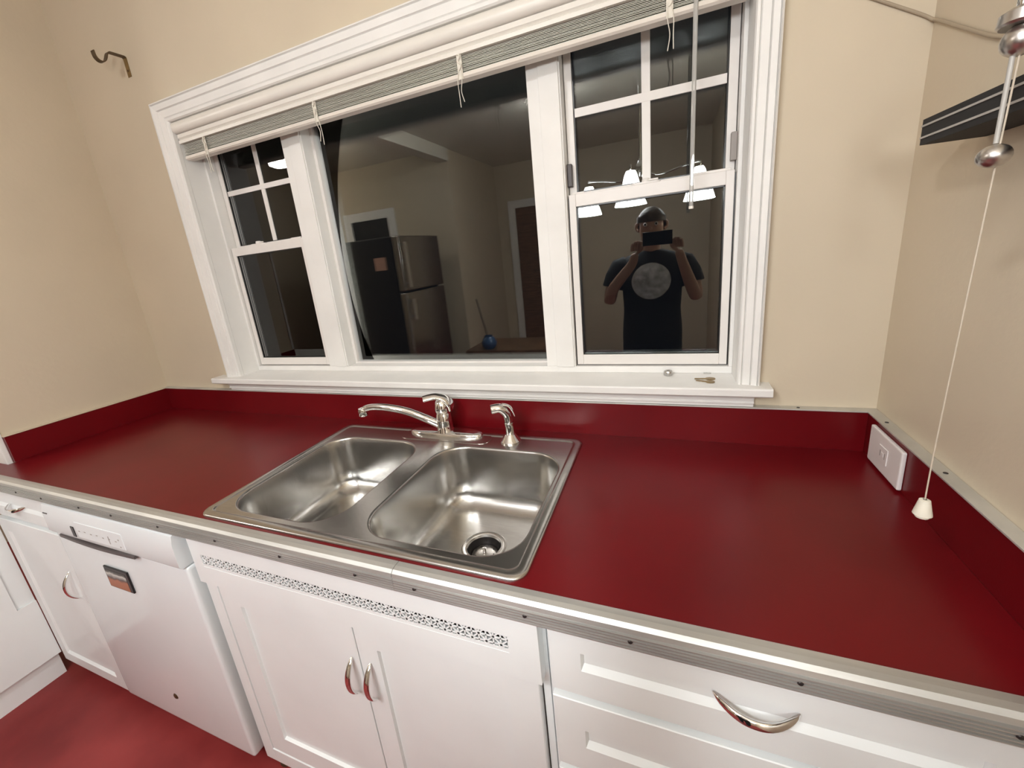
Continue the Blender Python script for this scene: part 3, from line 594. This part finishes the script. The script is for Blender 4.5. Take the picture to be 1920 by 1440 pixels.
# painted-over surface cable
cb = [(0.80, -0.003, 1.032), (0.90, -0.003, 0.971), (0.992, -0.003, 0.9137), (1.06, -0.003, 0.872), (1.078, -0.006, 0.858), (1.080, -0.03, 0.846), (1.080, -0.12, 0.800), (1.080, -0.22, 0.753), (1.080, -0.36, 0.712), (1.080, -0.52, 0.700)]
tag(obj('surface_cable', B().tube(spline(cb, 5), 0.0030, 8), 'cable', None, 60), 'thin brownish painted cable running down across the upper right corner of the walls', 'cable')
# wall lamp holder with pull chain and pull cord
LX, LY = 0.950, -0.512
wl = thing('wall_lamp', (XR, LY, 0.60), 'chrome wall lamp holder with hanging pull chain above the dark shelf', 'lamp')
obj('canopy', B().lathe([(0.0, 0.022), (0.020, 0.020), (0.045, 0.010), (0.050, 0.0)], (XR-0.0005, LY, 0.715), 28, (-1, 0, 0)), 'chrome', wl, 40)
obj('arm', B().tube(spline([(XR-0.01, LY, 0.715), (1.03, LY, 0.735), (0.98, LY, 0.740), (LX+0.006, LY, 0.722), (LX+0.003, LY, 0.705)], 6), 0.007, 12), 'chrome', wl, 60)
obj('socket_ring', B().lathe([(0.006, 0.016), (0.012, 0.015), (0.0185, 0.011), (0.019, 0.002), (0.017, 0.0), (0.005, 0.0)], (LX+0.004, LY, 0.6910), 24, (0.05, 0.02, 1)), 'satin', wl, 40)
obj('socket_ball', B().lathe([(0.0, -0.0145)]+[(0.0145*math.cos(math.radians(a)), 0.0145*math.sin(math.radians(a))) for a in range(-75, 80, 15)]+[(0.0, 0.0145)], (LX+0.004, LY, 0.679), 24), 'satin', wl, 60)
ch = obj('pull_chain', B().tube([(LX, LY, 0.672), (LX, LY-0.0005, 0.588)], 0.0022, 8), 'shelfline', wl, 60)
obj('chain_ball', B().lathe([(0.0, -0.0115)]+[(0.0135*math.cos(math.radians(a)), 0.0115*math.sin(math.radians(a))) for a in range(-75, 80, 15)]+[(0.0, 0.0115)], (LX, LY-0.001, 0.5760), 20), 'satin', ch, 60)
pc = obj('pull_cord', B().tube(spline([(LX+0.004, LY-0.002, 0.672), (LX+0.002, LY+0.001, 0.45), (LX, LY+0.002, 0.25), (LX, LY+0.002, 0.168)], 6), 0.0009, 8), 'dullcord', wl, 60)
bp_ = [(0.0022, 0.026), (0.0058, 0.025), (0.0070, 0.019), (0.0092, 0.008), (0.0100, 0.004), (0.0078, 0.004), (0.0070, 0.0), (0.0050, 0.0), (0.0, 0.006)]
obj('cord_bell', B().lathe(bp_, (LX, LY+0.002, 0.142), 20), 'ecru', pc, 40)
# curtain rod bracket
hk = [(-1.160, -0.0015, 1.286), (-1.160, -0.0015, 1.3445), (-1.160, -0.006, 1.3475), (-1.160, -0.050, 1.3465), (-1.160, -0.057, 1.340), (-1.160, -0.066, 1.320), (-1.160, -0.076, 1.309), (-1.160, -0.088, 1.309), (-1.160, -0.0965, 1.319), (-1.160, -0.0985, 1.336)]
hb = thing('curtain_bracket', (-1.16, 0, 1.28), 'bent brass curtain rod bracket on the wall left of the window', 'bracket')
def strap(pts, w0, th):
    b = B(); V = []; n = len(pts); pts = [Vector(p) for p in pts]
    for i, p in enumerate(pts):
        d = (pts[min(i+1, n-1)]-pts[max(i-1, 0)]).normalized(); nn = Vector((1, 0, 0)).cross(d)
        for s1, s2 in ((-1, -1), (1, -1), (1, 1), (-1, 1)): V.append(p + Vector((1, 0, 0))*w0/2*s1 + nn*th/2*s2)
    F = [(0, 1, 2, 3), tuple(4*(n-1)+k for k in (3, 2, 1, 0))]
    for i in range(n-1):
        for k in range(4): F.append((4*i+k, 4*i+(k+1) % 4, 4*i+4+(k+1) % 4, 4*i+4+k))
    return b.raw(V, F)
obj('plate', strap(hk[:2], 0.018, 0.002), 'brass', hb)
obj('hook_arm', strap(hk[1:4]+spline(hk[3:], 4)[1:], 0.018, 0.003), 'bronze', hb)
obj('screw', B().lathe([(0, 0.002), (0.003, 0.0014), (0.0036, 0)], (-1.160, -0.0025, 1.305), 10, (0, -1, 0)), 'bronze', hb, 40)

# ================================================================== the room behind the photographer (seen mirrored in the glass)
def chandelier(cx, cy, zb):
    c = thing('chandelier', (cx, cy, zb), 'lit chandelier with white conical glass shades, mirrored in the right window', 'chandelier')
    obj('stem', B().tube([(cx, cy, zb+0.30), (cx, cy, CE)], 0.007, 12), 'chrome', c, 60)
    obj('ceiling_canopy', B().lathe([(0, 0), (0.03, 0), (0.065, 0.02), (0.065, 0.028)], (cx, cy, CE-0.028), 24), 'chrome', c, 40)
    obj('hub', B().lathe([(0, 0.20), (0.02, 0.205), (0.034, 0.235), (0.030, 0.28), (0.012, 0.31), (0, 0.31)], (cx, cy, zb), 24), 'chrome', c, 40)
    for k in range(3):
        a = math.radians((95, 10, 192)[k]); dx, dy = math.cos(a), math.sin(a); R = 0.37
        ar = obj('arm', B().tube(spline([(cx+dx*0.02, cy+dy*0.02, zb+0.25), (cx+dx*0.12, cy+dy*0.12, zb+0.20), (cx+dx*0.27, cy+dy*0.27, zb+0.225), (cx+dx*R, cy+dy*R, zb+0.235), (cx+dx*R, cy+dy*R, zb+0.205)], 6), 0.006, 10), 'chrome', c, 60)
        s_ = obj('glass_shade', B().lathe([(0.0, 0.205), (0.026, 0.203), (0.036, 0.185), (0.054, 0.12), (0.084, 0.03), (0.094, 0.0), (0.089, 0.0), (0.0, 0.012)], (cx+dx*R, cy+dy*R, zb), 24), 'shade', ar, 30)
    return c
chandelier(0.45, -1.90, 0.735)
def dome(x, y, label, m='dome', drop=0.0, k=1.0):
    zc = CE-0.10-drop
    d = thing('ceiling_light', (x, y, zc), label, 'ceiling light')
    obj('pan', B().lathe([(0, 0.10), (0.16*k, 0.10), (0.165*k, 0.08), (0.15*k, 0.075)], (x, y, zc), 32), 'satin', d, 40)
    obj('dome', B().lathe([(0.148*k, 0.078), (0.14*k, 0.05), (0.11*k, 0.022), (0.06*k, 0.005), (0.0, 0.0)], (x, y, zc), 32), m, d, 60)
    if drop: obj('stem', B().tube([(x, y, zc+0.09), (x, y, CE)], 0.012, 12), 'satin', d, 60)
dome(-0.23, -2.20, 'added fill light dome on the ceiling behind the photographer', 'fill_dome', 0.0, 0.85)  # unseen fill light, added to brighten the cabinet fronts
dome(-2.55, -1.70, 'lit glass dome light hanging on a short stem, mirrored in the left window', 'dome', 0.13, 0.8)
fg = thing('refrigerator', (-2.05, -2.40, FL), 'tall refrigerator with black sides, mirrored in the middle window', 'refrigerator')
fz = 0.80
obj('body', B().box((-2.42, -2.78, FL+0.03), (-1.76, -2.02, fz), 0.01), 'black', fg)
for z0_, z1_ in ((FL+0.06, 0.27), (0.285, fz)):
    d = obj('door', B().box((-1.755, -2.78, z0_), (-1.685, -2.02, z1_), 0.012, 3), 'fridgefront', fg, 40)
    obj('handle', B().box((-1.660, -2.085, max(z0_+0.05, 0.0) if z0_ < 0 else z0_+0.03), (-1.640, -2.060, z1_-0.06), 0.005).box((-1.686, -2.08, z1_-0.09), (-1.655, -2.065, z1_-0.07)).box((-1.686, -2.08, (0.03 if z0_ < 0 else z0_+0.06)), (-1.655, -2.065, (0.05 if z0_ < 0 else z0_+0.08))), 'chrome', d)
tag(obj('paper_note', B().box((-1.99, -2.0195, 0.50), (-1.86, -2.0185, 0.62)), 'paper'), 'pinkish paper note on the black refrigerator side', 'note')
dr1 = st(thing('door_1', (-2.75, -3.09, FL)))
obj('leaf', B().box((-3.05, -3.098, FL+0.01), (-2.50, -3.085, 1.10)), 'black', dr1)
for lo, hi in (((-3.15, -3.099, FL), (-3.05, -3.07, 1.20)), ((-2.50, -3.099, FL), (-2.40, -3.07, 1.20)), ((-3.05, -3.099, 1.10), (-2.50, -3.07, 1.20))): obj('casing', B().box(lo, hi, 0.004), 'trim', dr1)
dr2 = st(thing('door_2', (-0.6, -4.49, FL)))
obj('leaf', B().box((-1.35, -4.498, FL+0.01), (-0.55, -4.48, 1.12)), 'wood', dr2)
for lo, hi in (((-1.45, -4.499, FL), (-1.35, -4.46, 1.22)), ((-0.55, -4.499, FL), (-0.45, -4.46, 1.22)), ((-1.35, -4.499, 1.12), (-0.55, -4.46, 1.22))): obj('casing', B().box(lo, hi, 0.004), 'trim', dr2)
tb = thing('side_table', (-0.95, -2.65, FL), 'low brown wooden table behind the photographer, mirrored in the middle window', 'table')
obj('top', B().box((-1.30, -2.95, -0.42), (-0.40, -2.35, -0.39), 0.004), 'wood', tb)
for x, y in ((-1.26, -2.91), (-0.44, -2.91), (-1.26, -2.39), (-0.44, -2.39)): obj('leg', B().box((x-0.022, y-0.022, FL), (x+0.022, y+0.022, -0.42), 0.003), 'wood', tb)
vs = thing('blue_pot', (-1.07, -2.45, -0.39), 'glossy blue pot holding a dark stick, mirrored low in the middle window', 'pot')
obj('pot', B().lathe([(0, 0), (0.05, 0), (0.075, 0.03), (0.08, 0.07), (0.06, 0.11), (0.045, 0.125), (0.05, 0.135), (0.042, 0.135), (0.04, 0.12), (0.06, 0.07), (0, 0.02)], (-1.07, -2.45, -0.39), 28), 'blue', vs, 50)
obj('stick', B().tube([(-1.06, -2.45, -0.36), (-1.17, -2.47, 0.12)], 0.006, 8), 'black', vs, 60)

# ---- the photographer
pn = thing('person', (0.54, -1.45, FL), 'person in a black t-shirt with pale round print, mirrored in the right window', 'person')
def skin(name, pts, edges, m, parent, sub=2):
    V = [Vector(p[0])-Vector(ORG[parent.name]) for p in pts]
    me = bpy.data.meshes.new(name); me.from_pydata(V, edges, []); me.materials.append(M[m])
    o = bpy.data.objects.new(name, me); COL.objects.link(o); o.parent = parent; ORG[o.name] = ORG[parent.name]
    md = o.modifiers.new('skin', 'SKIN'); md.use_smooth_shade = True; md.branch_smoothing = 0.6
    seen = set(); adj = {i: [] for i in range(len(pts))}
    for a, c in edges: adj[a].append(c); adj[c].append(a)
    for i, p in enumerate(pts):
        sv = me.skin_vertices[0].data[i]; r = p[1]; sv.radius = r if isinstance(r, tuple) else (r, r)
        sv.use_root = False
        if i not in seen:
            sv.use_root = True; q = [i]
            while q:
                k = q.pop()
                if k in seen: continue
                seen.add(k); q += adj[k]
    ss = o.modifiers.new('sub', 'SUBSURF'); ss.levels = sub; ss.render_levels = sub
    return o
PXc, PY = 0.54, -1.45
H = FL
def p3(dx, dy, h): return (PXc+dx, PY+dy, H+h)
pts = [(p3(0, 0, 0.92), 0.100), (p3(0, 0.01, 1.08), 0.100), (p3(0, 0, 1.22), 0.092), (p3(0, -0.01, 1.32), 0.062), (p3(0, 0.005, 1.385), 0.052), (p3(0, 0.025, 1.44), 0.062), (p3(0, 0.025, 1.51), 0.078), (p3(0, 0.012, 1.57), 0.068)]
ed = [(k, k+1) for k in range(7)]
def limb(root, chain):
    a = root
    for c, r in chain:
        pts.append((c, r)); ed.append((a, len(pts)-1)); a = len(pts)-1
    return a
ends = []
for s, hx in ((-1, -0.062), (1, 0.132)):
    ends.append(limb(2, [(p3(0.165*s, -0.01, 1.305), 0.055), (p3(0.235*s, 0.02, 1.17), 0.044), (p3(0.25*s, 0.06, 1.08), 0.040), (p3(0.21*s, 0.16, 1.18), 0.036), (p3(hx+0.03*s, 0.235, 1.315), 0.027), (p3(hx+0.012*s, 0.250, 1.372), 0.022)]))
    limb(0, [(p3(0.085*s, 0, 0.86), 0.088), (p3(0.095*s, 0.01, 0.66), 0.070), (p3(0.10*s, 0.015, 0.48), 0.053), (p3(0.10*s, -0.005, 0.30), 0.050), (p3(0.10*s, -0.02, 0.09), 0.036), (p3(0.10*s, 0.03, 0.045), 0.040), (p3(0.105*s, 0.13, 0.030), 0.030)])
for s, hx in ((-1, -0.062), (1, 0.132)):
    for k in range(4):
        x = hx+0.012*s - s*0.022 + s*0.0145*k; ln = (0.9, 1.0, 0.96, 0.78)[k]
        i = len(pts)
        for c in (p3(x, 0.253, 1.38), p3(x-0.002*s, 0.251, 1.38+0.030*ln), p3(x-0.006*s, 0.258, 1.38+0.048*ln), p3(x-0.010*s, 0.262, 1.38+0.058*ln)): pts.append((c, 0.0085))
        ed += [(i, i+1), (i+1, i+2), (i+2, i+3)]
    i = len(pts)
    for c in (p3(hx+0.012*s, 0.247, 1.365), p3(hx-0.016*s, 0.249, 1.385), p3(hx-0.026*s, 0.253, 1.408)): pts.append((c, 0.0095))
    ed += [(i, i+1), (i+1, i+2)]
skin('body', pts, ed, 'skin', pn)
# face, ears, hair
hz = H+1.515
obj('nose', B().lathe([(0.012, 0), (0.010, 0.012), (0.004, 0.022), (0, 0.024)], (PXc, PY+0.100, hz-0.018), 12, (0, 0.9, -0.3)), 'skin', pn, 60)
for s in (-1, 1):
    e = obj('eye', B().lathe([(0, -0.012)]+[(0.0105*math.cos(math.radians(a)), 0.0105*math.sin(math.radians(a))) for a in range(-60, 70, 20)]+[(0, 0.012)], (PXc+0.030*s, PY+0.092, hz+0.006), 14), 'plastic', pn, 60)
    obj('iris', B().lathe([(0, 0.0022), (0.005, 0.0012), (0.006, 0)], (PXc+0.030*s, PY+0.1035, hz+0.006), 12, (0, 1, 0)), 'dark', e, 60)
    obj('ear', B().tube(spline([(PXc+0.072*s, PY+0.010, hz+0.018), (PXc+0.086*s, PY-0.004, hz+0.012), (PXc+0.084*s, PY-0.002, hz-0.012), (PXc+0.070*s, PY+0.010, hz-0.026)], 4), 0.009, 8), 'skin', pn, 60)
obj('mouth', B().tube(spline([(PXc-0.024, PY+0.091, hz-0.054), (PXc, PY+0.100, hz-0.057), (PXc+0.024, PY+0.091, hz-0.054)], 5), 0.0045, 8), 'paper', pn, 60)
hp_ = []
for j in range(0, 7):
    a = math.radians(90*j/6); hp_.append((0.083*math.sin(a) if j else 0.0, 0.0))
b = B(); rg = []
for j in range(1, 10):
    a = math.radians(j*12); rg.append([(PXc+0.083*math.sin(a)*math.cos(t), PY+0.004+0.100*math.sin(a)*math.sin(t)*(0.86 if math.sin(t) > 0.2 and j > 5 else 1), H+1.525+0.098*math.cos(a)+(0.055 if (j > 7 and math.sin(t) > 0.0) else 0)) for t in [2*math.pi*k/24 for k in range(24)]])
R2 = b.loft(rg); b.bm.faces.new(R2[0])
obj('hair', b, 'hair', pn, 80)
# clothes
def ell(rx, ry, h, dy=0.0, n=28): return [(PXc+rx*math.cos(2*math.pi*k/n), PY+dy+ry*math.sin(2*math.pi*k/n), H+h) for k in range(n)]
b = B(); b.loft([ell(0.178, 0.125, 0.82), ell(0.176, 0.125, 0.90), ell(0.166, 0.122, 1.02, 0.005), ell(0.172, 0.124, 1.14, 0.005), ell(0.184, 0.118, 1.24), ell(0.190, 0.098, 1.30, -0.008), ell(0.150, 0.078, 1.345, -0.012), ell(0.088, 0.066, 1.368, -0.010), ell(0.066, 0.060, 1.374, -0.006)])
for s_ in (-1, 1):
    b.tube([p3(0.140*s_, -0.010, 1.300), p3(0.180*s_, -0.006, 1.285), p3(0.212*s_, 0.006, 1.225), p3(0.232*s_, 0.018, 1.165)], [0.055, 0.066, 0.066, 0.064], 18)
shirt = obj('t_shirt', b, 'shirt', pn, 60)
def front(x, h):
    K = ((0.9, 0.176, 0.125), (1.02, 0.166, 0.127), (1.14, 0.172, 0.129), (1.24, 0.184, 0.118), (1.30, 0.190, 0.090), (1.345, 0.150, 0.066))
    for (h0, a0, b0), (h1, a1, b1) in zip(K, K[1:]):
        if h0 <= h <= h1:
            t = (h-h0)/(h1-h0); rx = a0+(a1-a0)*t; ry = b0+(b1-b0)*t
            return PY + ry*math.sqrt(max(0.0, 1-(x/rx)**2)) + 0.005
V = [(PXc, front(0, 1.20), H+1.20)]
for k in range(1, 6):
    q = 0.11*k/5
    for j in range(24):
        t = 2*math.pi*j/24; x = q*math.cos(t); h = 1.20+q*0.95*math.sin(t); V.append((PXc+x, front(x, h), H+h))
F = [(0, 1+j, 1+(j+1) % 24) for j in range(24)] + [(1+24*k+j, 1+24*(k+1)+j, 1+24*(k+1)+(j+1) % 24, 1+24*k+(j+1) % 24) for k in range(4) for j in range(24)]
obj('shirt_print', B().raw(V, F), 'print', shirt, 60)
b = B(); b.loft([ell(0.168, 0.116, 0.92), ell(0.174, 0.120, 0.84), ell(0.165, 0.112, 0.78)])
for s_ in (-1, 1):
    b.tube([p3(0.084*s_, 0, 0.88), p3(0.088*s_, 0, 0.78), p3(0.096*s_, 0.01, 0.62), p3(0.10*s_, 0.012, 0.46), p3(0.10*s_, -0.01, 0.08)], [0.086, 0.090, 0.080, 0.070, 0.060], 20)
obj('trousers', b, 'jeans', pn, 60)
for s in (-1, 1):
    obj('shoe', B().box((PXc+0.102*s-0.045, PY-0.085, FL), (PXc+0.102*s+0.045, PY+0.19, FL+0.07), 0.025, 3), 'black', pn, 60)
ph = thing('phone', (0.575, -1.166, 0.49), 'black phone held up by the photographer', 'phone')
obj('case', B().box((0.505, -1.1700, 0.4900), (0.655, -1.1610, 0.5620), 0.003), 'black', ph)
obj('screen', B().box((0.510, -1.1708, 0.4940), (0.650, -1.1701, 0.5580)), 'dark', ph)
obj('camera_bump', B().box((0.622, -1.1610, 0.5240), (0.651, -1.1595, 0.5580), 0.0008), 'dark', ph)
